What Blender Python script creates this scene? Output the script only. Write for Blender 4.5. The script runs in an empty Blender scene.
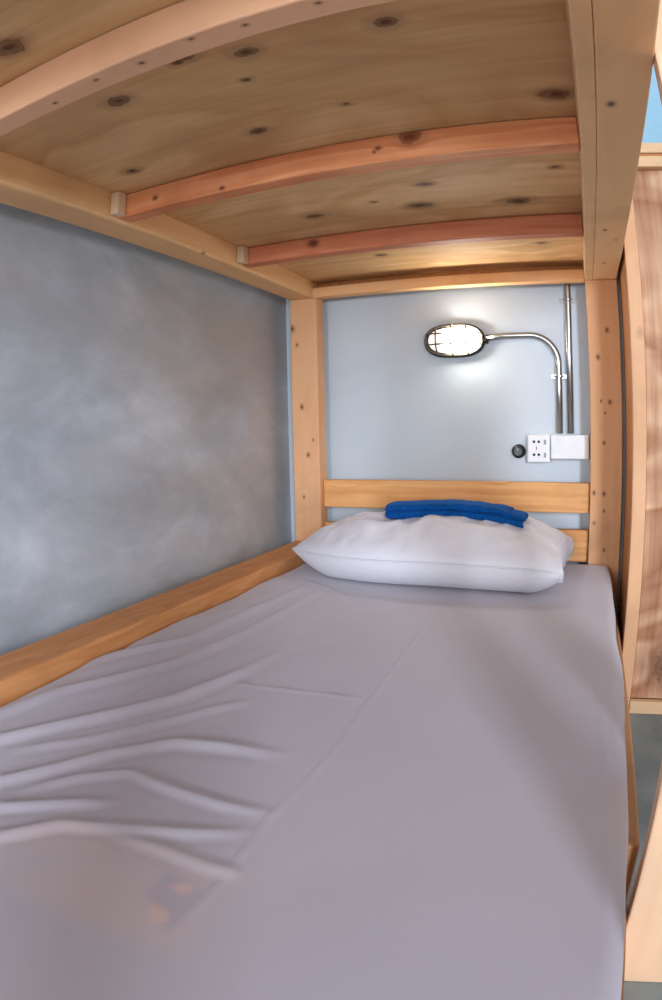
import bpy, bmesh, math, random
from mathutils import Vector, noise, Matrix
random.seed(7)
sc = bpy.context.scene
COL = sc.collection
PI = math.pi

# ------------------------------------------------------------------ measures (metres)
D = 1.838            # front face of the head posts
WY = 1.938           # back wall
FZ = -0.345          # floor
TB = 0.797           # underside of the upper bunk frame
PZ = 0.852           # underside of the plywood
PW = 0.090           # width of the left post
RX0 = 0.909          # right post
BED = Vector((0.5, 0.9, FZ))

# ------------------------------------------------------------------ camera (fisheye lens, as in the photograph)
YAW, PIT, ROL, FPX = .39, -.1116, .0233, 643.64
CAM = Vector((.8812, 0.0, .3844))
cy, sy = math.cos(YAW), math.sin(YAW); cp, sp = math.cos(PIT), math.sin(PIT)
R0 = Vector((cy, sy, 0)); F0 = Vector((-sy*cp, cy*cp, sp)); U0 = Vector((sy*sp, -cy*sp, cp))
cr, sr = math.cos(ROL), math.sin(ROL)
RR = cr*R0 - sr*U0; UU = sr*R0 + cr*U0
cd = bpy.data.cameras.new('camera'); cam = bpy.data.objects.new('camera', cd); COL.objects.link(cam)
cam.matrix_world = Matrix(((RR.x, UU.x, -F0.x, CAM.x), (RR.y, UU.y, -F0.y, CAM.y), (RR.z, UU.z, -F0.z, CAM.z), (0, 0, 0, 1)))
cd.type = 'PANO'
SW = 36.0
cd.sensor_fit = 'HORIZONTAL'
cd.sensor_width = SW
cd.sensor_height = SW*1000/662
cyc = cd.cycles if hasattr(cd, 'cycles') and hasattr(cd.cycles, 'panorama_type') else cd
cyc.panorama_type = 'FISHEYE_LENS_POLYNOMIAL'
cyc.fisheye_fov = 3.0
cyc.fisheye_polynomial_k0 = 0.0
cyc.fisheye_polynomial_k1 = -1.0/(FPX*SW/662.0)
cyc.fisheye_polynomial_k2 = 0.0
cyc.fisheye_polynomial_k3 = 0.0
cyc.fisheye_polynomial_k4 = 0.0
cd.clip_start = 0.01
sc.camera = cam

def sheet_pt(px, py, z=0.0):
    "where a feature of the sheet seen in the photograph lies on the mattress top"
    dx = (px-331)/FPX; dy = (500-py)/FPX; th = math.hypot(dx, dy); s = math.sin(th)/th
    d = F0*math.cos(th) + s*(dx*RR + dy*UU)
    t = (z-CAM.z)/d.z
    p = CAM + t*d
    return (p.x, p.y)

# ------------------------------------------------------------------ objects
def tag(o, label=None, cat=None, group=None, kind=None):
    if label: o['label'] = label
    if cat: o['category'] = cat
    if group: o['group'] = group
    if kind: o['kind'] = kind
    return o
def thing(name, loc, label, cat, group=None):
    o = bpy.data.objects.new(name, None); COL.objects.link(o); o.location = loc; o.empty_display_size = .05
    return tag(o, label, cat, group)
def obj(name, bm, mat, parent=None, smooth=False, loc=None):
    "vertices are given in world metres; the origin moves to the parent's base (or loc)"
    off = Vector(parent.get('_w', (0, 0, 0))) if parent else Vector(loc or (0, 0, 0))
    me = bpy.data.meshes.new(name)
    if parent is not None: off = world_loc(parent)
    bmesh.ops.translate(bm, verts=bm.verts, vec=-off)
    bmesh.ops.recalc_face_normals(bm, faces=bm.faces)
    bm.to_mesh(me); bm.free()
    me.materials.append(mat)
    if smooth:
        for p in me.polygons: p.use_smooth = True
    o = bpy.data.objects.new(name, me); COL.objects.link(o)
    if parent is not None: o.parent = parent
    else: o.location = off
    return o
def world_loc(o):
    v = Vector(o.location)
    while o.parent is not None:
        o = o.parent; v += Vector(o.location)
    return v
def box(bm, x0, x1, y0, y1, z0, z1, bev=.0025, seg=2):
    r = bmesh.ops.create_cube(bm, size=1.0)
    vs = r['verts']
    for v in vs:
        v.co = Vector((x0+(v.co.x+.5)*(x1-x0), y0+(v.co.y+.5)*(y1-y0), z0+(v.co.z+.5)*(z1-z0)))
    if bev > 0:
        es = list({e for v in vs for e in v.link_edges})
        bmesh.ops.bevel(bm, geom=es, offset=bev, segments=seg, affect='EDGES', profile=.5)
    return bm
def bx(*a, **k): return box(bmesh.new(), *a, **k)
def tube(bm, pts, r, n=12, caps=True):
    pts = [Vector(p) for p in pts]; rings = []
    up = None
    for i, p in enumerate(pts):
        t = (pts[min(i+1, len(pts)-1)] - pts[max(i-1, 0)]).normalized()
        if up is None:
            up = Vector((0, 0, 1)) if abs(t.z) < .9 else Vector((0, 1, 0))
        a = (up - t*up.dot(t)).normalized(); b = t.cross(a); up = a
        rings.append([bm.verts.new(p + r*(math.cos(2*PI*k/n)*a + math.sin(2*PI*k/n)*b)) for k in range(n)])
    for q in range(len(rings)-1):
        for k in range(n):
            bm.faces.new((rings[q][k], rings[q][(k+1) % n], rings[q+1][(k+1) % n], rings[q+1][k]))
    if caps: bm.faces.new(rings[0][::-1]); bm.faces.new(rings[-1])
    return bm
def loft(bm, rings, cap0=True, cap1=True):
    R = [[bm.verts.new(p) for p in r] for r in rings]; n = len(R[0])
    for q in range(len(R)-1):
        for k in range(n):
            bm.faces.new((R[q][k], R[q][(k+1) % n], R[q+1][(k+1) % n], R[q+1][k]))
    if cap0: bm.faces.new(R[0][::-1])
    if cap1: bm.faces.new(R[-1])
    return bm

# ------------------------------------------------------------------ materials
def lin(c):
    return tuple(((v/255)/12.92 if v/255 <= .04045 else ((v/255+.055)/1.055)**2.4) for v in c) + (1,)
class NT:
    def __init__(s, name):
        s.m = bpy.data.materials.new(name); s.m.use_nodes = True
        s.t = s.m.node_tree; s.t.nodes.clear()
        s.out = s.n('ShaderNodeOutputMaterial'); s.b = s.n('ShaderNodeBsdfPrincipled')
        s.l(s.b.outputs[0], s.out.inputs[0])
        s.tc = s.n('ShaderNodeTexCoord').outputs['Object']
    def n(s, k, **a):
        x = s.t.nodes.new(k)
        for q, v in a.items(): setattr(x, q, v)
        return x
    def l(s, a, b): s.t.links.new(a, b)
    def setin(s, sock, v):
        if hasattr(v, 'links') or isinstance(v, bpy.types.NodeSocket): s.l(v, sock)
        else: sock.default_value = v
    def math(s, op, a, b=0.0, c=None, clamp=False):
        x = s.n('ShaderNodeMath', operation=op, use_clamp=clamp)
        s.setin(x.inputs[0], a); s.setin(x.inputs[1], b)
        if c is not None: s.setin(x.inputs[2], c)
        return x.outputs[0]
    def mapping(s, scale=(1, 1, 1), loc=(0, 0, 0), rot=(0, 0, 0), src=None):
        x = s.n('ShaderNodeMapping'); s.l(src or s.tc, x.inputs[0])
        x.inputs['Scale'].default_value = scale; x.inputs['Location'].default_value = loc; x.inputs['Rotation'].default_value = rot
        return x.outputs[0]
    def noise(s, vec, scale, detail=4, rough=.55, dist=0.0):
        x = s.n('ShaderNodeTexNoise'); s.l(vec, x.inputs['Vector'])
        x.inputs['Scale'].default_value = scale; x.inputs['Detail'].default_value = detail
        x.inputs['Roughness'].default_value = rough; x.inputs['Distortion'].default_value = dist
        return x.outputs['Fac']
    def ramp(s, f, stops, interp='LINEAR'):
        x = s.n('ShaderNodeValToRGB'); s.l(f, x.inputs[0]); e = x.color_ramp; e.interpolation = interp
        while len(e.elements) < len(stops): e.elements.new(.5)
        for q, (p, c) in zip(e.elements, stops): q.position = p; q.color = c if len(c) == 4 else lin(c)
        return x.outputs[0]
    def mix(s, f, a, b, mode='MIX'):
        x = s.n('ShaderNodeMix', data_type='RGBA', blend_type=mode)
        s.setin(x.inputs[0], f)
        s.setin(x.inputs[6], a); s.setin(x.inputs[7], b)
        return x.outputs[2]
    def bump(s, h, strength=.2, dist=.01, nrm=None):
        x = s.n('ShaderNodeBump'); x.inputs['Strength'].default_value = strength; x.inputs['Distance'].default_value = dist
        s.l(h, x.inputs['Height'])
        if nrm: s.l(nrm, x.inputs['Normal'])
        s.l(x.outputs[0], s.b.inputs['Normal']); return x.outputs[0]

def wood(name, light, dark, axis='y', rough=.62, knots=(), off=(0, 0, 0), rings=9.0, contrast=1.0, kseed=0.0, flame=False,
         knot_col=(92, 56, 36), blotch=None, wander=.03):
    "softwood: long wandering grain lines along one axis, blotches, knots at given places"
    g = NT(name)
    i = 'xyz'.index(axis)
    sc_ = [9.0]*3; sc_[i] = .9
    fine = [60.0]*3; fine[i] = 2.2
    mv = g.mapping(tuple(sc_), loc=(kseed, kseed*1.7, kseed*.6))
    if flame:
        wob = g.noise(g.mapping((1.5, 3.2, 3.2), loc=(kseed, 0, 0), rot=(0, 0, .5)), 1.0, 2, .45, 1.3)
    else:
        wob = g.noise(mv, 1.0, 3, .5, .6)
    # distance to nearest knot bends the grain
    kmask = None; bend = None
    for (kx, ky, kz, kr) in knots:
        p = Vector((kx, ky, kz)) - Vector(off)
        mp = g.n('ShaderNodeVectorMath', operation='SUBTRACT'); g.l(g.tc, mp.inputs[0]); mp.inputs[1].default_value = p
        s2 = g.n('ShaderNodeVectorMath', operation='MULTIPLY'); g.l(mp.outputs[0], s2.inputs[0])
        k = [1.0]*3; k[i] = .72
        s2.inputs[1].default_value = k
        ln = g.n('ShaderNodeVectorMath', operation='LENGTH'); g.l(s2.outputs[0], ln.inputs[0])
        d = g.math('DIVIDE', ln.outputs['Value'], kr)
        kmask = d if kmask is None else g.math('MINIMUM', kmask, d)
    phase = g.math('MULTIPLY', wob, rings)
    if kmask is not None:
        bendv = g.math('DIVIDE', 1.6, g.math('ADD', 1.0, g.math('MULTIPLY', kmask, kmask)))
        phase = g.math('ADD', phase, bendv)
    lines = g.math('FRACT', phase)
    lines = g.math('SMOOTH_MIN', lines, g.math('MULTIPLY', g.math('SUBTRACT', 1.0, lines), 3.0), .25)
    fn = g.noise(g.mapping(tuple(fine)), 1.0, 5, .6, .2)
    f = g.math('ADD', g.math('MULTIPLY', lines, .55*contrast), g.math('MULTIPLY', g.math('SUBTRACT', fn, .5), .9*contrast))
    f = g.math('ADD', f, .5-.28*contrast)
    c = g.ramp(f, [(0.0, dark), (.42, tuple((a+b)/2 for a, b in zip(light, dark))), (.85, light)])
    big = g.noise(g.mapping((1, 1, 1), loc=(kseed, 3, 1)), 3.2, 4, .6, .5)
    bl = blotch or tuple(v*.72 for v in dark)
    c = g.mix(g.math('MULTIPLY', g.math('SUBTRACT', big, .5, clamp=True), 1.6, clamp=True), c, lin(bl))
    if kmask is not None:
        wobk = g.math('ADD', kmask, g.math('MULTIPLY', g.math('SUBTRACT', g.noise(g.tc, 55, 3), .5), 1.2))
        wobk = g.math('MULTIPLY', wobk, .38)
        ring = g.ramp(wobk, [(0.0, (1, 1, 1, 1)), (.13, (.95, .95, .95, 1)), (.2, (.8, .8, .8, 1)), (.3, (.72, .72, .72, 1)), (.36, (.8, .8, .8, 1)), (.45, (.35, .35, .35, 1)), (.95, (0, 0, 0, 1))])
        c = g.mix(ring, c, lin(knot_col))
    g.l(c, g.b.inputs['Base Color'])
    g.b.inputs['Roughness'].default_value = rough
    g.b.inputs['Specular IOR Level'].default_value = .3
    g.bump(fn, .12, .002)
    return g.m

def plain(name, c, rough=.5, metal=0.0, spec=.5):
    g = NT(name); g.b.inputs['Roughness'].default_value = rough; g.b.inputs['Metallic'].default_value = metal
    g.b.inputs['Specular IOR Level'].default_value = spec
    nz = g.noise(g.tc, 40, 3)
    a = lin(c); b = lin(tuple(v*.93 for v in c))
    g.l(g.mix(nz, a, b), g.b.inputs['Base Color'])
    return g.m

# ------------------------------------------------------------------ knots and nail holes read off the photograph
def P(px, py, axis, val):
    dx = (px-331)/FPX; dy = (500-py)/FPX; th = math.hypot(dx, dy); s = math.sin(th)/th
    d = F0*math.cos(th) + s*(dx*RR + dy*UU)
    t = (val-CAM[axis])/d[axis]; q = CAM + t*d
    return (q.x, q.y, q.z)
ply_k = [P(x, y, 2, PZ)+(r,) for x, y, r in ((8, 48, .015), (119, 101, .012), (258, 131, .010), (385, 22, .010), (246, 52, .010), (555, 94, .014), (132, 171, .008),
         (314, 216, .013), (420, 205, .015), (518, 201, .017), (425, 184, .010), (346, 104, .004), (374, 202, .004), (555, 167, .006),
         (381, 255, .011), (541, 243, .009), (185, 57, .008), (246, 80, .005), (178, 62, .006))]
OFF = tuple(BED)
M_ply = wood('plywood', (238, 200, 148), (194, 144, 90), 'x', knots=ply_k, off=OFF, rings=4.2, contrast=.85, flame=True, kseed=2.3, blotch=(172, 124, 84), rough=.7)
M_beam1 = wood('fir_beam', (240, 190, 150), (222, 164, 124), 'x', contrast=.5, kseed=5.1, rings=4, off=OFF,
   knots=[P(x, y, 2, TB)+(r,) for x, y, r in ((55, 103, .0022), (96, 80, .0022), (142, 63, .0022), (191, 39, .0022), (245, 25, .002), (318, 3, .002))], knot_col=(90, 58, 40))
M_beam2 = wood('red_fir_beam', (246, 178, 128), (206, 116, 68), 'x', contrast=.9, kseed=1.1, rings=7, off=OFF,
   knots=[P(x, y, 1, .92)+(r,) for x, y, r in ((155, 198, .0035), (222, 188, .0035), (410, 137, .011), (378, 148, .003), (374, 152, .002))], knot_col=(110, 56, 34))
M_beam3 = wood('red_fir_beam_dark', (222, 142, 104), (172, 94, 60), 'x', contrast=.8, kseed=8.7, rings=7, off=OFF,
   knots=[P(313, 243, 1, 1.397)+(.009,)], knot_col=(90, 44, 30))
M_joist = wood('pine_joist', (244, 202, 150), (220, 166, 110), 'y', contrast=.6, kseed=3.4, rings=5, off=OFF,
   knots=[P(x, y, 2, TB)+(r,) for x, y, r in ((81, 208, .003), (137, 226, .004), (204, 254, .004), (205, 250, .004), (122, 222, .002), (258, 275, .003))], knot_col=(110, 66, 36))
M_joistR = wood('pale_pine_beam', (236, 196, 150), (216, 170, 122), 'y', contrast=.4, kseed=6.4, rings=4, off=OFF,
   knots=[P(x, y, 2, TB)+(r,) for x, y, r in ((611, 104, .0045), (605, 230, .004), (616, 240, .0025), (604, 263, .003))], knot_col=(92, 62, 46))
M_postL = wood('pine_post', (236, 186, 140), (212, 154, 108), 'z', contrast=.5, kseed=9.2, rings=5, off=OFF,
   knots=[P(x, y, 1, D)+(r*.72,) for x, y, r in ((292, 329, .008), (297, 345, .004), (302, 407, .006), (308, 455, .005), (304, 497, .004), (295, 529, .004), (313, 440, .003), (321, 402, .003))], knot_col=(96, 54, 34))
M_postR = wood('pine_post_nailed', (226, 176, 130), (200, 146, 100), 'z', contrast=.45, kseed=4.2, rings=5, off=OFF,
   knots=[P(x, y, 1, D)+(r*.72,) for x, y, r in ((607, 330, .006), (598, 357, .006), (610, 402, .005), (605, 413, .003), (601, 401, .003), (604, 443, .004), (594, 493, .005), (604, 494, .005), (604, 511, .004), (594, 523, .004), (604, 550, .004))], knot_col=(96, 54, 34))
M_rail = wood('pine_rail', (236, 184, 124), (206, 140, 80), 'x', contrast=.95, kseed=7.5, rings=8, off=OFF,
   knots=[P(496, 487.5, 1, D)+(.010,)], knot_col=(128, 66, 34))
M_siderail = wood('orange_pine_rail', (218, 162, 108), (186, 118, 66), 'y', contrast=.8, kseed=1.9, rings=9, off=OFF)
M_rear = wood('rear_beam', (244, 196, 144), (222, 164, 110), 'x', contrast=.5, kseed=3.9, rings=4, off=OFF)
M_cleat = wood('pale_cleat', (232, 206, 172), (214, 182, 142), 'z', contrast=.3, kseed=5.5, off=OFF)
M_ladder = wood('ladder_pine', (246, 208, 172), (228, 182, 144), 'z', contrast=.45, kseed=2.9, rings=4, off=OFF)
M_ladder2 = wood('ladder_pine_brown', (188, 140, 98), (162, 112, 72), 'z', contrast=.45, kseed=4.9, rings=4, off=OFF)

# walls
def concrete():
    g = NT('polished_concrete')
    a = g.noise(g.mapping((1, .5, 1.0), rot=(.3, 0, 0)), 2.6, 7, .62, .8)
    b = g.noise(g.mapping((1, .45, 1.0), loc=(4, 2, 7)), 7.5, 6, .66, .6)
    f = g.math('ADD', g.math('MULTIPLY', a, .7), g.math('MULTIPLY', b, .3))
    c = g.ramp(f, [(.33, (146, 154, 163)), (.45, (162, 171, 181)), (.54, (178, 187, 198)), (.66, (206, 214, 225))])
    w = g.noise(g.mapping((1, 1, 1), loc=(1, 9, 3)), 1.6, 3, .5, .3)
    c = g.mix(g.math('MULTIPLY', g.math('SUBTRACT', w, .48, clamp=True), 1.2, clamp=True), c, lin((172, 160, 148)))
    sp_ = g.n('ShaderNodeSeparateXYZ'); g.l(g.tc, sp_.inputs[0])
    yy = g.math('DIVIDE', g.math('SUBTRACT', sp_.outputs[1], .75), .9, clamp=True)
    q = g.noise(g.mapping((1, .6, 1.1), rot=(.35, 0, 0), loc=(2, 2, 2)), 3.6, 5, .6, .9)
    c = g.mix(g.math('MULTIPLY', g.math('MULTIPLY', yy, g.math('MULTIPLY', g.math('SUBTRACT', q, .34, clamp=True), 3.2, clamp=True)), .5), c, lin((178, 164, 150)))
    # trowel streaks
    st = g.noise(g.mapping((1, .4, 1.0), rot=(.7, 0, 0)), 5.5, 7, .68, .7)
    c = g.mix(g.math('MULTIPLY', g.math('SUBTRACT', st, .56, clamp=True), 1.7, clamp=True), c, lin((196, 204, 212)))
    g.l(c, g.b.inputs['Base Color'])
    g.b.inputs['Roughness'].default_value = .42
    g.l(g.math('MULTIPLY_ADD', st, .3, .34), g.b.inputs['Roughness'])
    g.bump(f, .15, .01)
    return g.m
M_conc = concrete()
def paint(name, c1, c2, sc1=1.6, rough=.55):
    g = NT(name)
    f = g.noise(g.tc, sc1, 5, .55, .4)
    g.l(g.ramp(f, [(.35, c1), (.65, c2)]), g.b.inputs['Base Color'])
    g.b.inputs['Roughness'].default_value = rough
    g.bump(g.noise(g.tc, 90, 3), .06, .002)
    return g.m
def back_paint():
    g = NT('blue_grey_paint')
    f = g.noise(g.tc, 1.6, 5, .55, .4)
    c = g.ramp(f, [(.35, (184, 196, 205)), (.65, (196, 206, 213))])
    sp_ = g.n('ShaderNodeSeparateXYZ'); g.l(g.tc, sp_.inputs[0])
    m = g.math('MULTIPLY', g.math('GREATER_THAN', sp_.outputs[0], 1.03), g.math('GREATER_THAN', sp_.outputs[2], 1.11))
    g.l(g.mix(m, c, lin((140, 182, 204))), g.b.inputs['Base Color'])       # bluer light on the wall above the locker, painted into its colour
    g.b.inputs['Roughness'].default_value = .5
    g.bump(g.noise(g.tc, 90, 3), .06, .002)
    return g.m
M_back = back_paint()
M_floor = paint('floor_concrete', (104, 116, 118), (136, 146, 146), 5.0, .45)
M_ceil = paint('ceiling_paint', (226, 226, 222), (232, 232, 228))

# ------------------------------------------------------------------ room shell
def shell(name, bm, m):
    return tag(obj(name, bm, m), kind='structure')
shell('floor', bx(-.16, 4.0, -4.5, WY+.1, FZ-.1, FZ, bev=0), M_floor)
shell('wall_left', bx(-.16, -.062, -4.5, WY+.1, FZ, 2.45, bev=0), M_conc)
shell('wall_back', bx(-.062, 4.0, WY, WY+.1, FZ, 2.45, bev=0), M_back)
shell('ceiling', bx(-.16, 4.0, -4.5, WY+.1, 2.45, 2.55, bev=0), M_ceil)

# ------------------------------------------------------------------ bunk bed
bed = thing('bunk_bed', BED, 'pine bunk bed with plywood upper deck, standing against the grey concrete wall', 'bed')
Y0 = -0.40                                                        # foot end of the bed
# posts at the head stop at the upper frame; foot posts the same
obj('post', bx(0, PW, D, D+.060, FZ, TB), M_postL, bed)
obj('post', bx(RX0, 1.0, D, D+.060, FZ, TB), M_postR, bed)
obj('post', bx(0, PW, Y0-.1, Y0, FZ, TB), M_postL, bed)
obj('post', bx(RX0, 1.0, Y0-.1, Y0, FZ, TB), M_postR, bed)
# upper side joists
obj('side_joist', bx(0, .078, Y0-.1, WY-.004, TB, .94, bev=.006), M_joist, bed)
obj('side_joist', bx(.9315, 1.0, Y0-.1, WY-.004, TB, .95, bev=.003), M_joistR, bed)
obj('ledger_strip', bx(.908, .9313, Y0-.1, WY-.06, TB, PZ-.001, bev=.002), M_joistR, bed)
# rear beam of the upper frame: a low front strip, a taller board behind
obj('head_beam', bx(.0785, .9075, D-.001, D+.038, TB, .829, bev=.002), M_rear, bed)
obj('head_board_beam', bx(.0785, .9075, D+.042, WY-.034, TB+.006, PZ-.001, bev=.002), M_siderail, bed)
# crossbeams with their pale end cleats
for i, (y, m, zb) in enumerate(((.478, M_beam1, TB), (.920, M_beam2, .804), (1.397, M_beam3, .806), (.02, M_beam1, TB))):
    cbm = obj('crossbeam', bx(.0788, .9075, y, y+.038, zb, PZ-.001, bev=.003), m, bed)
    tag(cbm, ('pale pink pine crossbeam', 'orange-red crossbeam with a knot near its middle', 'dark red crossbeam nearest the head end', 'pale pine crossbeam')[i])
    if i in (1, 2):
        tag(obj('cleat', bx(.0788, .0985, y-.026, y-.0015, zb+.001, PZ-.001, bev=.002), M_cleat, bed), 'small pale cleat block at the beam end')
obj('plywood_deck', bx(.0788, .9308, Y0-.08, WY-.034, PZ, PZ+.015, bev=0), M_ply, bed)
# head end rails
obj('headboard_rail', bx(PW+.001, RX0-.001, D+.024, D+.05, .1365, .2225, bev=.004), M_rail, bed)
obj('headboard_rail', bx(PW+.001, RX0-.001, D+.024, D+.05, -.005, .0875, bev=.004), M_rail, bed)
# lower frame
obj('side_rail', bx(0, .101, Y0, D-.001, -.13, .029, bev=.006), M_siderail, bed)
obj('side_rail', bx(.957, .998, .700, D-.001, -.24, -.125, bev=.004), M_ladder2, bed)
obj('side_rail', bx(.957, .998, Y0, .699, -.34, -.215, bev=.004), M_ladder2, bed)
obj('slat_base', bx(.101, .956, Y0, D-.001, -.16, -.145, bev=0), M_ply, bed)
obj('foot_rail', bx(PW+.001, RX0-.001, Y0-.04, Y0-.001, -.13, .0, bev=.003), M_rail, bed)
# ladder screwed to the outer side of the frame
for y in (.663, .300):
    obj('ladder_stile', bx(1.0005, 1.092, y, y+.029, FZ, 1.25, bev=.003), M_ladder, bed)
for z in (.02, .32, .62, .92):
    obj('ladder_rung', bx(1.03, 1.07, .3295, .6625, z, z+.03, bev=.003), M_ladder2, bed)

# ------------------------------------------------------------------ mattress under a fitted sheet
mat_root = thing('mattress', (.53, .9, -.143), 'single mattress under a thin white wrinkled fitted sheet on the lower bunk', 'mattress')
def sheet_material():
    g = NT('white_sheet')
    g.b.inputs['Roughness'].default_value = .62
    g.b.inputs['Sheen Weight'].default_value = .25
    g.b.inputs['Specular IOR Level'].default_value = .25
    weave = g.noise(g.mapping((1, 1, 1)), 420, 2)
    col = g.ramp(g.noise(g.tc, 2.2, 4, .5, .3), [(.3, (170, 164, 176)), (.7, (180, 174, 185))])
    off = Vector((.53, .9, -.143))
    # the mattress maker's printed label showing faintly through the cloth
    def halfplane(p, q, soft):
        "1 on the left of the line p->q"
        (x0, y0), (x1, y1) = p, q
        nx, ny = -(y1-y0), (x1-x0); L = math.hypot(nx, ny); nx /= L; ny /= L
        d = g.n('ShaderNodeVectorMath', operation='DOT_PRODUCT'); g.l(wv, d.inputs[0]); d.inputs[1].default_value = (nx, ny, 0)
        v = g.math('SUBTRACT', d.outputs['Value'], nx*(x0-off.x)+ny*(y0-off.y))
        return g.math('DIVIDE', g.math('ADD', v, soft), 2*soft, clamp=True)
    w3 = g.n('ShaderNodeTexNoise'); g.l(g.tc, w3.inputs['Vector']); w3.inputs['Scale'].default_value = 9; w3.inputs['Detail'].default_value = 3
    sub = g.n('ShaderNodeVectorMath', operation='MULTIPLY_ADD'); g.l(w3.outputs['Color'], sub.inputs[0]); sub.inputs[1].default_value = (.03, .03, 0)
    ad = g.n('ShaderNodeVectorMath', operation='ADD'); g.l(g.tc, ad.inputs[0]); ad.inputs[1].default_value = (-.015, -.015, 0)
    g.l(ad.outputs[0], sub.inputs[2]); wv = sub.outputs[0]
    def poly(pix, soft):
        pts = [sheet_pt(*p) for p in pix]
        area = sum(pts[i][0]*pts[(i+1) % len(pts)][1]-pts[(i+1) % len(pts)][0]*pts[i][1] for i in range(len(pts)))
        if area < 0: pts = pts[::-1]
        f = None
        for i in range(len(pts)):
            h = halfplane(pts[i], pts[(i+1) % len(pts)], soft)
            f = h if f is None else g.math('MULTIPLY', f, h)
        return f
    lab = poly(((-60, 850), (70, 812), (250, 868), (190, 962)), .010)
    mott = g.math('MULTIPLY_ADD', g.noise(g.tc, 16, 4, .6), .8, .12)
    col = g.mix(g.math('MULTIPLY', g.math('MULTIPLY', lab, mott), .50), col, lin((206, 176, 168)))
    col = g.mix(g.math('MULTIPLY', poly(((140, 892), (170, 868), (205, 890), (170, 932)), .006), .4), col, lin((150, 142, 164)))
    col = g.mix(g.math('MULTIPLY', poly(((166, 884), (186, 880), (195, 888), (180, 894)), .003), .6), col, lin((214, 180, 168)))
    col = g.mix(g.math('MULTIPLY', poly(((146, 900), (166, 908), (168, 918), (148, 920)), .003), .6), col, lin((214, 180, 168)))
    g.l(col, g.b.inputs['Base Color'])
    g.bump(weave, .05, .0005)
    return g.m
M_sheet = sheet_material()
M_tick = plain('ticking', (214, 210, 204), .8)

X0, X1, YA, YB = .103, .966, Y0+.005, D-.003
folds = [  # polylines in the photograph, height (m), half width (m)
 ([(-30, 706), (0, 694), (60, 668), (120, 652), (190, 638), (250, 610), (318, 580)], .007, .013),
 ([(-30, 722), (0, 712), (60, 690), (120, 676), (180, 660), (235, 637), (330, 584)], .006, .012),
 ([(-40, 748), (0, 737), (60, 724), (120, 712), (180, 697), (240, 672), (282, 648)], .0075, .012),
 ([(20, 748), (90, 738), (160, 722), (215, 708), (252, 699)], .003, .009),
 ([(-40, 790), (0, 779), (50, 768), (110, 752), (175, 741), (230, 746), (292, 754)], .006, .010),
 ([(30, 788), (80, 776), (130, 771), (165, 785), (220, 802), (280, 813)], .004, .008),
 ([(-40, 812), (0, 806), (55, 803), (120, 800)], .005, .008),
 ([(-40, 846), (0, 834), (60, 822), (125, 826), (190, 830), (256, 829)], .0045, .008),
 ([(115, 832), (160, 845), (205, 862), (245, 872)], .0025, .008),
 ([(225, 681), (270, 687), (331, 694), (365, 698)], .0018, .0035),
 ([(438, 604), (355, 720), (331, 755), (270, 815), (215, 884), (170, 935)], .0014, .0024),
 ([(215, 645), (150, 685), (65, 738)], .0013, .0024),
 ([(596, 640), (601, 700), (606, 760), (608, 850), (607, 940)], .0010, .004),
 ([(462, 606), (474, 640), (478, 690)], .0008, .010),
 ([(296, 578), (330, 588), (345, 600)], .003, .008),
]
FW = []
for pl, h, w in folds:
    pts = [sheet_pt(*p) for p in pl]
    FW.append((pts, h, w, min(p[0] for p in pts)-4*w, max(p[0] for p in pts)+4*w, min(p[1] for p in pts)-4*w, max(p[1] for p in pts)+4*w))
def fold_h(x, y):
    z = 0.0
    for pts, h, w, xa, xb, ya, yb in FW:
        if x < xa or x > xb or y < ya or y > yb: continue
        best = 9; ts = 0; n = len(pts)-1
        for i in range(n):
            ax, ay = pts[i]; bx_, by = pts[i+1]
            dx, dy = bx_-ax, by-ay; L2 = dx*dx+dy*dy
            t = max(0, min(1, ((x-ax)*dx+(y-ay)*dy)/L2))
            d = math.hypot(x-ax-t*dx, y-ay-t*dy)
            if d < best: best = d; ts = (i+t)/n
        if best < 4*w:
            taper = min(1, (1-ts)*5)
            start = min(1, ts*6+.35)
            z += h*taper*start*(math.exp(-(best/w)**2)*1.0 - .22*math.exp(-((best-1.8*w)/w)**2))
    return z
def edge_x(y):
    "right hand outline of the mattress wanders a little"
    T_ = ((-.5, .955), (.33, .958), (.475, .959), (.612, .963), (.88, .965), (1.06, .971), (1.25, .966), (1.4, .971), (1.9, .975))
    for (a, xa), (b, xb) in zip(T_, T_[1:]):
        if y <= b:
            t = (y-a)/(b-a); t = t*t*(3-2*t); return xa+(xb-xa)*t
    return .975
bm = bmesh.new()
nx, ny = 190, 400
rc = .030; HH = .14
def sheet_z(x, y):
    ex = edge_x(y)
    z = 0.0
    for d, r in ((ex-x, .022), (x-X0, .012), (YB-y, .020), (y-YA, .03)):
        if d < r:
            q = 1-max(0, d)/r; z -= r*(1-math.sqrt(max(0, 1-q*q)))
    z += fold_h(x, y)
    z += .0028*noise.noise(Vector((x*3.1, y*2.3, 1.3))) + .0011*noise.noise(Vector((x*9, y*6, 4.1)))
    # fine pleats fanning from the left rail towards the pillow
    q = (x*.86 - y*.50); k = max(0, 1-(x-.1)/.42)*max(0, min(1, (1.55-y)/.4))
    z += .0048*k*noise.noise(Vector((q*17, (x*.5+y*.86)*1.6, 2.2)))
    z += .004*math.exp(-((x-.10)/.05)**2)*noise.noise(Vector((x*4, y*9, 7)))
    return z-.002
rows = []
for j in range(ny+1):
    y = YA+(YB-YA)*j/ny
    ex = edge_x(y)
    rows.append([bm.verts.new((X0+(ex-X0)*(i/nx if i/nx < 1 else 1), y, sheet_z(X0+(ex-X0)*i/nx, y))) for i in range(nx+1)])
for j in range(ny):
    for i in range(nx):
        bm.faces.new((rows[j][i], rows[j][i+1], rows[j+1][i+1], rows[j+1][i]))
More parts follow.
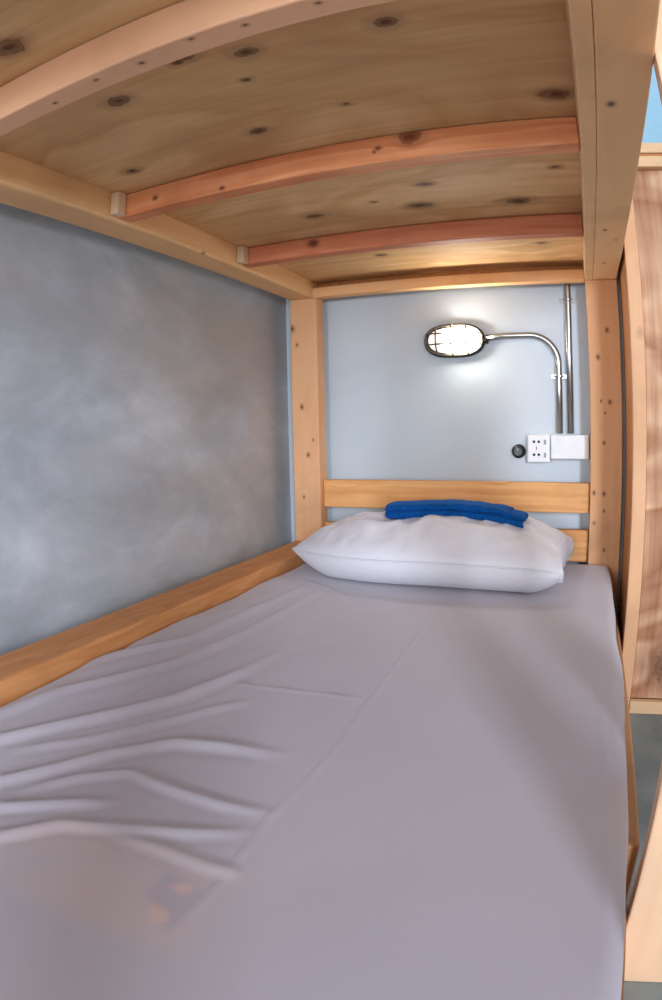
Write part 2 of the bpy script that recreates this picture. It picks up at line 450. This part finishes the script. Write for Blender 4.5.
# skirt with a slightly gathered hem, then tucked under
loop = [rows[0][i] for i in range(nx+1)] + [rows[j][nx] for j in range(1, ny+1)] + [rows[ny][i] for i in range(nx-1, -1, -1)] + [rows[j][0] for j in range(ny-1, 0, -1)]
cx_, cy_ = (X0+X1)/2, (YA+YB)/2
prev = loop
for k, dz in enumerate((.03, .06, .09, .118)):
    new = []
    for n_, v in enumerate(loop):
        out = 0.0
        if v in rows[0]: pass
        nrm = Vector((0, 0, 0))
        ux = (v.co.x-cx_)/((X1-X0)/2); uy = (v.co.y-cy_)/((YB-YA)/2)
        w = .0025*math.sin(n_*.22)*k/3 + .002*noise.noise(Vector((n_*.05, k*.3, 0)))
        x, y = v.co.x, v.co.y
        if abs(ux) > .97 and ux > 0:
            fl = math.exp(-((y-.98)/.30)**4)
            x += .003+w + fl*.009*(k+1)/4 - (.0 if k < 3 else .002)
        new.append(bm.verts.new((min(x, .992), y, -.022-dz)))
    m_ = len(loop)
    for q in range(m_):
        bm.faces.new((prev[q], new[q], new[(q+1) % m_], prev[(q+1) % m_]))
    prev = new
bm.faces.new(prev)
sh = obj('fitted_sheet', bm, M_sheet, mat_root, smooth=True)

# ------------------------------------------------------------------ pillow
def pillow_mat():
    g = NT('white_pillowcase'); g.b.inputs['Roughness'].default_value = .6
    g.b.inputs['Sheen Weight'].default_value = .2; g.b.inputs['Specular IOR Level'].default_value = .25
    g.l(g.ramp(g.noise(g.tc, 3, 3), [(.3, (208, 208, 216)), (.7, (218, 217, 224))]), g.b.inputs['Base Color'])
    g.bump(g.noise(g.tc, 26, 5, .6, .8), .25, .006)
    return g.m
M_pil = pillow_mat()
PC = Vector((.482, 1.624, 0)); HX, HY = .378, .202
def pil_pt(u, v, top):
    # u,v in -1..1
    fu = (1-abs(u)**2.6)**.62 if u < 0 else (1-abs(u*.935)**(2.6+1.4*min(1, u*2)))**.62
    fv = (1-abs(v)**(2.6 if top else 4.5))**(.62 if top else .5)
    pinch = 1-.10*(1-u*u)*(0)                                      # straight seams
    x = PC.x + HX*u*(1-.045*(1-v*v)*abs(u)**3)
    y = PC.y + HY*v*(1-.10*(1-abs(u)**2)*0 - .05*abs(u)**2*(1-v*v))
    # left corner pulled out towards the rail, right side squarer
    if u < 0: y += .150*abs(u)**2.2*(1-v)/2 - .007*(1-v)/2 - .010*abs(u)**2*(1+v)/2; x += .012*abs(u)**3
    else: y += .030*abs(u)**4*(1-v)/2 - (.007+.010*min(1, u*2.5))*(1-v)/2; x -= .020*u**3*(1-v)/2
    if v < 0 and u > 0: y -= .012*u
    zs = .070 + .004*math.sin(u*2.1+.3) - (.012*abs(u)**3 if u > 0 else .008*abs(u)**3)
    if top: z = zs + .088*fu*fv*(1-.10*(u-.05)**2)
    else: z = zs - .074*min(1, fu*1.25)*min(1, fv*1.05)
    if top:
        w = .013*noise.noise(Vector((u*2.2, v*2.6, 3.1))) + .011*noise.noise(Vector((u*6+v*2, v*3.2-u, 8.1))) + .007*(1-abs(noise.noise(Vector((u*8-v*3, v*3+u*2, 5.5))))*2)
        z += w*fu*fv
        # radiating gathers near the front seam
        z += .0022*math.sin(u*17+3.5*noise.noise(Vector((u*3, v*3, 0))))*max(0, -v)**1.5*fv*(1 if u > -.6 else .3)
    return Vector((x, y, max(z, .0015)))
bm = bmesh.new()
nu, nv = 90, 60
def dist(n): return [-math.cos(PI*i/n)*.55+(-1+2*i/n)*.45 for i in range(n+1)]
us, vs = dist(nu), dist(nv)
T = [[bm.verts.new(pil_pt(u, v, True)) for u in us] for v in vs]
B = [[None]*(nu+1) for _ in vs]
for j, v in enumerate(vs):
    for i, u in enumerate(us):
        edge = (j in (0, nv)) or i == 0
        B[j][i] = T[j][i] if edge and i != nu else bm.verts.new(pil_pt(u, v, False))
for j in (0, nv): B[j][nu] = T[j][nu]
for j in range(nv):
    for i in range(nu):
        bm.faces.new((T[j][i], T[j][i+1], T[j+1][i+1], T[j+1][i]))
        bm.faces.new((B[j][i], B[j+1][i], B[j+1][i+1], B[j][i+1]))
# the open right end of the case
for j in range(nv):
    a = [T[j][nu], T[j+1][nu], B[j+1][nu], B[j][nu]]
    a = [q for n_, q in enumerate(a) if q not in a[:n_]]
    if len(a) > 2: bm.faces.new(a)
pil = obj('pillow', bm, M_pil, loc=(PC.x, PC.y, .0), smooth=True)
tag(pil, 'plump white pillow in a cotton case at the head of the bunk', 'pillow')
# seam of the pillowcase along the front and left, a part of its own
seam = [pil_pt(u, -1, True)+Vector((0, -.001, .001)) for u in us[2:-1]]
sm = tube(bmesh.new(), seam, .0022, 6)
obj('seam', sm, M_pil, pil, smooth=True)
# loose hem of the case hanging at the right end
bm = bmesh.new()
rings = []
for k in range(21):
    v = -1+2*k/20
    p = pil_pt(1, v, True); q = pil_pt(1, v, False)
    ht = max(p.z-q.z, 0)
    zt = p.z + .003; zb = max(q.z-.002, .003)
    o = .008+.004*math.sin(k*1.1)
    rings.append([Vector((p.x-.012, p.y, zt)), Vector((p.x+o*.5, p.y, zt-.004)), Vector((p.x+o, p.y, (zt+zb)/2)), Vector((p.x+o*.8, p.y, zb)), Vector((p.x-.012, p.y, zb))])
loft(bm, rings)
obj('pillowcase_hem', bm, M_pil, pil, smooth=True)

# ------------------------------------------------------------------ blue towel folded on the pillow
def towel_mat():
    g = NT('blue_towel'); g.b.inputs['Roughness'].default_value = .9; g.b.inputs['Sheen Weight'].default_value = .35
    g.b.inputs['Sheen Tint'].default_value = lin((60, 130, 220)); g.b.inputs['Specular IOR Level'].default_value = .1
    f = g.noise(g.tc, 160, 3)
    g.l(g.ramp(f, [(.3, (2, 60, 122)), (.7, (8, 84, 156))]), g.b.inputs['Base Color'])
    g.bump(f, .5, .003)
    return g.m
M_tow = towel_mat()
def pil_top(x, y):
    "height of the pillow under a point"
    u = (x-PC.x)/HX; v = (y-PC.y)/HY
    z = 0
    for du in (-.22, -.11, 0, .11, .22):
        z += pil_pt(max(-.98, min(.98, u+du)), max(-.98, min(.98, v)), True).z/5
    return z
TX0, TX1 = .392, .742
def towel_layer(bm, xa, xb, y0, y1, lift, th, n=44, wob=0.0, seed=0):
    rings = []
    for i in range(n+1):
        s = i/n; x = xa+(xb-xa)*s
        e = min(1, min(s, 1-s)*n/2.0)*.22+.78
        yc = (y0+y1)/2 + .004*math.sin(x*14+seed); hy = (y1-y0)/2
        base = pil_top(x, yc)*.35 + pil_top(x, yc-.02)*.35 + pil_top(x, y0)*.3 + lift
        ring = []
        for k in range(20):
            a = 2*PI*k/20
            c, d = math.cos(a), math.sin(a)
            yy = yc + hy*math.copysign(abs(c)**.55, c)
            zz = base + th/2 + th/2*e*math.copysign(abs(d)**.7, d) + wob*noise.noise(Vector((x*22, a, seed)))
            ring.append(Vector((x + .004*math.sin(a*2+seed), yy, zz)))
        rings.append(ring)
    loft(bm, rings)
tow = thing('folded_towel', (.555, 1.60, .155), 'bright blue towel folded into a long flat roll on the white pillow', 'towel')
bm = bmesh.new(); towel_layer(bm, TX0+.004, TX1, 1.532, 1.650, -.004, .024, wob=.003, seed=1)
obj('lower_fold', bm, M_tow, tow, smooth=True)
bm = bmesh.new(); towel_layer(bm, TX0, TX1-.035, 1.537, 1.648, .015, .019, wob=.003, seed=2)
obj('upper_fold', bm, M_tow, tow, smooth=True)
bm = bmesh.new(); towel_layer(bm, TX1-.05, TX1+.002, 1.535, 1.649, .013, .014, n=12, wob=.002, seed=3)
obj('hem', bm, M_tow, tow, smooth=True)

# ------------------------------------------------------------------ bulkhead lamp
LC = Vector((.505, WY, .645))
M_black = plain('black_enamel', (20, 24, 28), .35)
M_steel = plain('galvanised_steel', (176, 178, 176), .28, 1.0)
M_guard = plain('guard_wire', (96, 84, 66), .4, .2)
M_white = plain('white_plastic', (232, 234, 236), .35)
M_grey = plain('grey_plastic', (150, 158, 168), .4)
M_dark = plain('dark_hole', (26, 34, 62), .6)
M_red = plain('red_mark', (170, 70, 50), .5)
def glow():
    g = NT('lit_glass'); g.b.inputs['Base Color'].default_value = (1, .97, .9, 1); g.b.inputs['Roughness'].default_value = .3
    nz = g.noise(g.tc, 8, 2)
    g.l(g.ramp(nz, [(.3, (1, .93, .80, 1)), (.7, (1, .96, .86, 1))]), g.b.inputs['Emission Color'])
    sx = g.n('ShaderNodeSeparateXYZ'); g.l(g.tc, sx.inputs[0])
    g.l(g.math('MULTIPLY_ADD', g.math('POWER', g.math('MULTIPLY_ADD', sx.outputs[0], 14, .56, clamp=True), 2.0), 98.0, .95), g.b.inputs['Emission Strength'])
    return g.m
M_glow = glow()
lamp = thing('bulkhead_lamp', LC, 'lit oval bulkhead lamp with a black rim and wire guard on the blue-grey wall', 'wall lamp')
def stadium(hw, hh, y, n=40):
    out = []
    for k in range(n):
        a = 2*PI*k/n
        c, s = math.cos(a), math.sin(a)
        x = math.copysign(abs(c)**.72, c)*hw; z = math.copysign(abs(s)**.86, s)*hh
        out.append(Vector((LC.x+x, y, LC.z+z)))
    return out
bm = bmesh.new()
loft(bm, [stadium(.090, .048, WY-.0005), stadium(.094, .052, WY-.004), stadium(.094, .052, WY-.015), stadium(.090, .048, WY-.020), stadium(.082, .040, WY-.020), stadium(.080, .038, WY-.012)])
obj('base', bm, M_black, lamp, smooth=False)
bm = bmesh.new()
loft(bm, [stadium(.0795*math.cos(a), .0385*math.cos(a)**.8, WY-.016-.050*math.sin(a)) for a in (0, .2, .45, .7, .95, 1.2, 1.4, 1.5)])
obj('glass_diffuser', bm, M_glow, lamp, smooth=True)
gd = bmesh.new()
tube(gd, stadium(.088, .046, WY-.023)+[stadium(.088, .046, WY-.023)[0]], .003, 8)
for xx in (-.045, 0, .045):
    hz = .046*(1-abs(xx/.088)**2.6)**.5
    tube(gd, [(LC.x+xx, WY-.026-.050*math.sin(PI*t/12)**.6, LC.z+hz*math.cos(PI*t/12)) for t in range(13)], .0026, 6)
for zz in (-.016, .016):
    hx = .088*(1-abs(zz/.046)**2.2)**.5
    tube(gd, [(LC.x+hx*math.cos(PI*t/16), WY-.024-.051*math.sin(PI*t/16)**.5, LC.z+zz) for t in range(17)], .0022, 6)
obj('wire_guard', gd, M_guard, lamp, smooth=True)
bm = bmesh.new(); tube(bm, [(LC.x+.090, WY-.012, LC.z-.002), (LC.x+.104, WY-.012, LC.z-.002)], .011, 16)
obj('cable_gland', bm, M_black, lamp, smooth=True)

# ------------------------------------------------------------------ conduits, boxes and switch
cond = thing('conduit_pipe', (.817, WY, .361), 'curved galvanised conduit running from the oval lamp down to the white box', 'conduit')
yc = WY-.013; R_ = .085; xq = .818; zq = .654
pts = [(LC.x+.098, yc, zq-.004), (.66, yc, zq), (xq-R_, yc, zq)]
pts += [(xq-R_+R_*math.sin(a), yc, zq-R_+R_*math.cos(a)) for a in [PI/2*k/14 for k in range(1, 15)]]
pts += [(xq, yc, .5), (xq, yc, .363)]
bm = bmesh.new(); tube(bm, pts, .0095, 16); obj('pipe', bm, M_steel, cond, smooth=True)
def clip(x, z, root, w=.024):
    bm = bmesh.new()
    box(bm, x-w, x+w, WY-.003, WY-.0005, z-.007, z+.007, bev=.001)
    tube(bm, [(x+.0115*math.cos(a), yc-.0115*math.sin(a)*1.0, z) for a in [PI*k/8 for k in range(9)]], .0035, 6)
    obj('saddle_clip', bm, M_white if False else M_steel, root)
    bm = bmesh.new()
clip(xq, .530, cond)
cond2 = thing('conduit_pipe', (.851, WY, .361), 'straight vertical galvanised conduit rising from the white box past the upper bunk', 'conduit')
bm = bmesh.new(); tube(bm, [(.851, yc, .363), (.851, yc, .6), (.855, yc, .80), (.860, yc, 1.6), (.860, yc, 2.44)], .0095, 16)
# passes behind the frame of the upper bunk
obj('pipe', bm, M_steel, cond2, smooth=True)
clip(.853, .757, cond2)

jb = tag(obj('junction_box', bx(.792, .9055, WY-.045, WY-.001, .288, .359, bev=.004), M_white, loc=(.85, WY, .32)),
         'plain white rectangular cable box beside the right bed post', 'electrical box')
so = thing('power_socket', (.757, WY, .315), 'square white double power socket plate between the black knob and the cable box', 'socket')
plate = obj('plate', bx(.7215, .791, WY-.030, WY-.001, .277, .360, bev=.004), M_white, so)
for zc in (.338, .300):
    bm = bmesh.new()
    for xx in (.742, .756):
        tube(bm, [(xx, WY-.029, zc), (xx, WY-.0312, zc)], .0042, 12)
    obj('socket_holes', bm, M_dark, plate)
    obj('rocker_switch', bx(.771, .778, WY-.033, WY-.029, zc-.008, zc+.006, bev=.001), M_grey, plate)
obj('indicator_mark', bx(.7475, .7505, WY-.0312, WY-.029, .314, .324, bev=0), M_red, plate)
kn = thing('round_knob', (.694, WY, .309), 'small round black knob on the wall left of the socket', 'switch')
bm = bmesh.new()
def disc(r, y): return [Vector((.694+r*math.cos(2*PI*k/28), y, .309+r*math.sin(2*PI*k/28))) for k in range(28)]
loft(bm, [disc(.021, WY-.001), disc(.021, WY-.010), disc(.018, WY-.014), disc(.0155, WY-.016), disc(.0145, WY-.034), disc(.012, WY-.037)])
obj('knob_body', bm, M_black, kn, smooth=False)
obj('pointer', bx(.6925, .6955, WY-.0385, WY-.036, .311, .320, bev=0), M_grey, kn)

# ------------------------------------------------------------------ plywood locker to the right of the bunk
lk = thing('plywood_locker', (1.3, 1.75, FZ), 'tall plywood locker with pale pine battens standing right of the bunk', 'locker')
M_lply = wood('locker_plywood', (222, 184, 150), (146, 92, 60), 'z', contrast=1.15, kseed=11.3, rings=4, flame=True, off=(1.3, 1.75, FZ), blotch=(128, 84, 58),
              knots=[(1.13, 1.62, -.22, .03), (1.2, 1.62, .62, .02)], knot_col=(96, 56, 36))
M_lside = wood('locker_side', (196, 138, 88), (170, 110, 64), 'z', contrast=.5, kseed=12.3, rings=6, off=(1.3, 1.75, FZ))
M_lbat = wood('locker_batten', (224, 178, 138), (204, 150, 108), 'z', contrast=.4, kseed=13.3, rings=4, off=(1.3, 1.75, FZ),
              knots=[P(627, 256, 1, 1.6)+(.004,), P(640, 334, 1, 1.6)+(.008,), P(634, 553, 1, 1.6)+(.003,)])
M_ltop = wood('locker_top', (226, 190, 150), (200, 156, 116), 'x', contrast=.4, kseed=14.3, rings=4, off=(1.3, 1.75, FZ))
obj('side_panel', bx(1.010, 1.028, 1.612, WY-.070, FZ, 1.035, bev=.002), M_lside, lk)
obj('side_panel', bx(1.772, 1.79, 1.612, WY-.002, FZ, 1.035, bev=.002), M_lside, lk)
obj('batten', bx(1.010, 1.044, 1.588, 1.611, FZ, 1.035, bev=.002), M_lbat, lk)
obj('batten', bx(1.756, 1.79, 1.588, 1.611, FZ, 1.035, bev=.002), M_lbat, lk)
obj('front_panel', bx(1.046, 1.754, 1.608, 1.622, -.309, 1.035, bev=.001), M_lply, lk)
obj('base_rail', bx(1.045, 1.755, 1.586, 1.607, FZ, -.310, bev=.002), M_ltop, lk)
obj('top_rail', bx(1.010, 1.79, 1.584, 1.611, 1.036, 1.066, bev=.003), M_ltop, lk)
obj('top_recess', bx(1.014, 1.786, 1.592, 1.611, 1.0665, 1.0745, bev=0), M_lside, lk)
obj('top_board', bx(1.010, 1.79, 1.584, WY-.032, 1.075, 1.104, bev=.003), M_ltop, lk)
obj('back_panel', bx(1.0285, 1.7715, WY-.03, WY-.012, FZ, 1.070, bev=0), M_lside, lk)

# ------------------------------------------------------------------ light
w = bpy.data.worlds.new('world'); sc.world = w; w.use_nodes = True
bg = w.node_tree.nodes['Background']; bg.inputs[0].default_value = (1.0, .96, .93, 1); bg.inputs[1].default_value = 1.12
def area(name, loc, target, sx, sy_, power, col):
    l = bpy.data.lights.new(name, 'AREA'); l.shape = 'RECTANGLE'; l.size = sx; l.size_y = sy_; l.energy = power; l.color = col
    o = bpy.data.objects.new(name, l); COL.objects.link(o); o.location = loc
    o.rotation_euler = (Vector(target)-Vector(loc)).to_track_quat('-Z', 'Y').to_euler(); return o
area('window_light', (2.45, -3.1, .95), (.5, 1.0, .2), .50, 1.2, 165, (.74, .84, 1.0))
area('fill_light', (.1, -3.4, .60), (.6, 1.0, .6), 1.0, .9, 95, (.92, .95, 1.0))  # added fill from beyond the foot end, no lamp known there

sc.view_settings.view_transform = 'Standard'
sc.view_settings.look = 'None'
sc.view_settings.exposure = 0.0
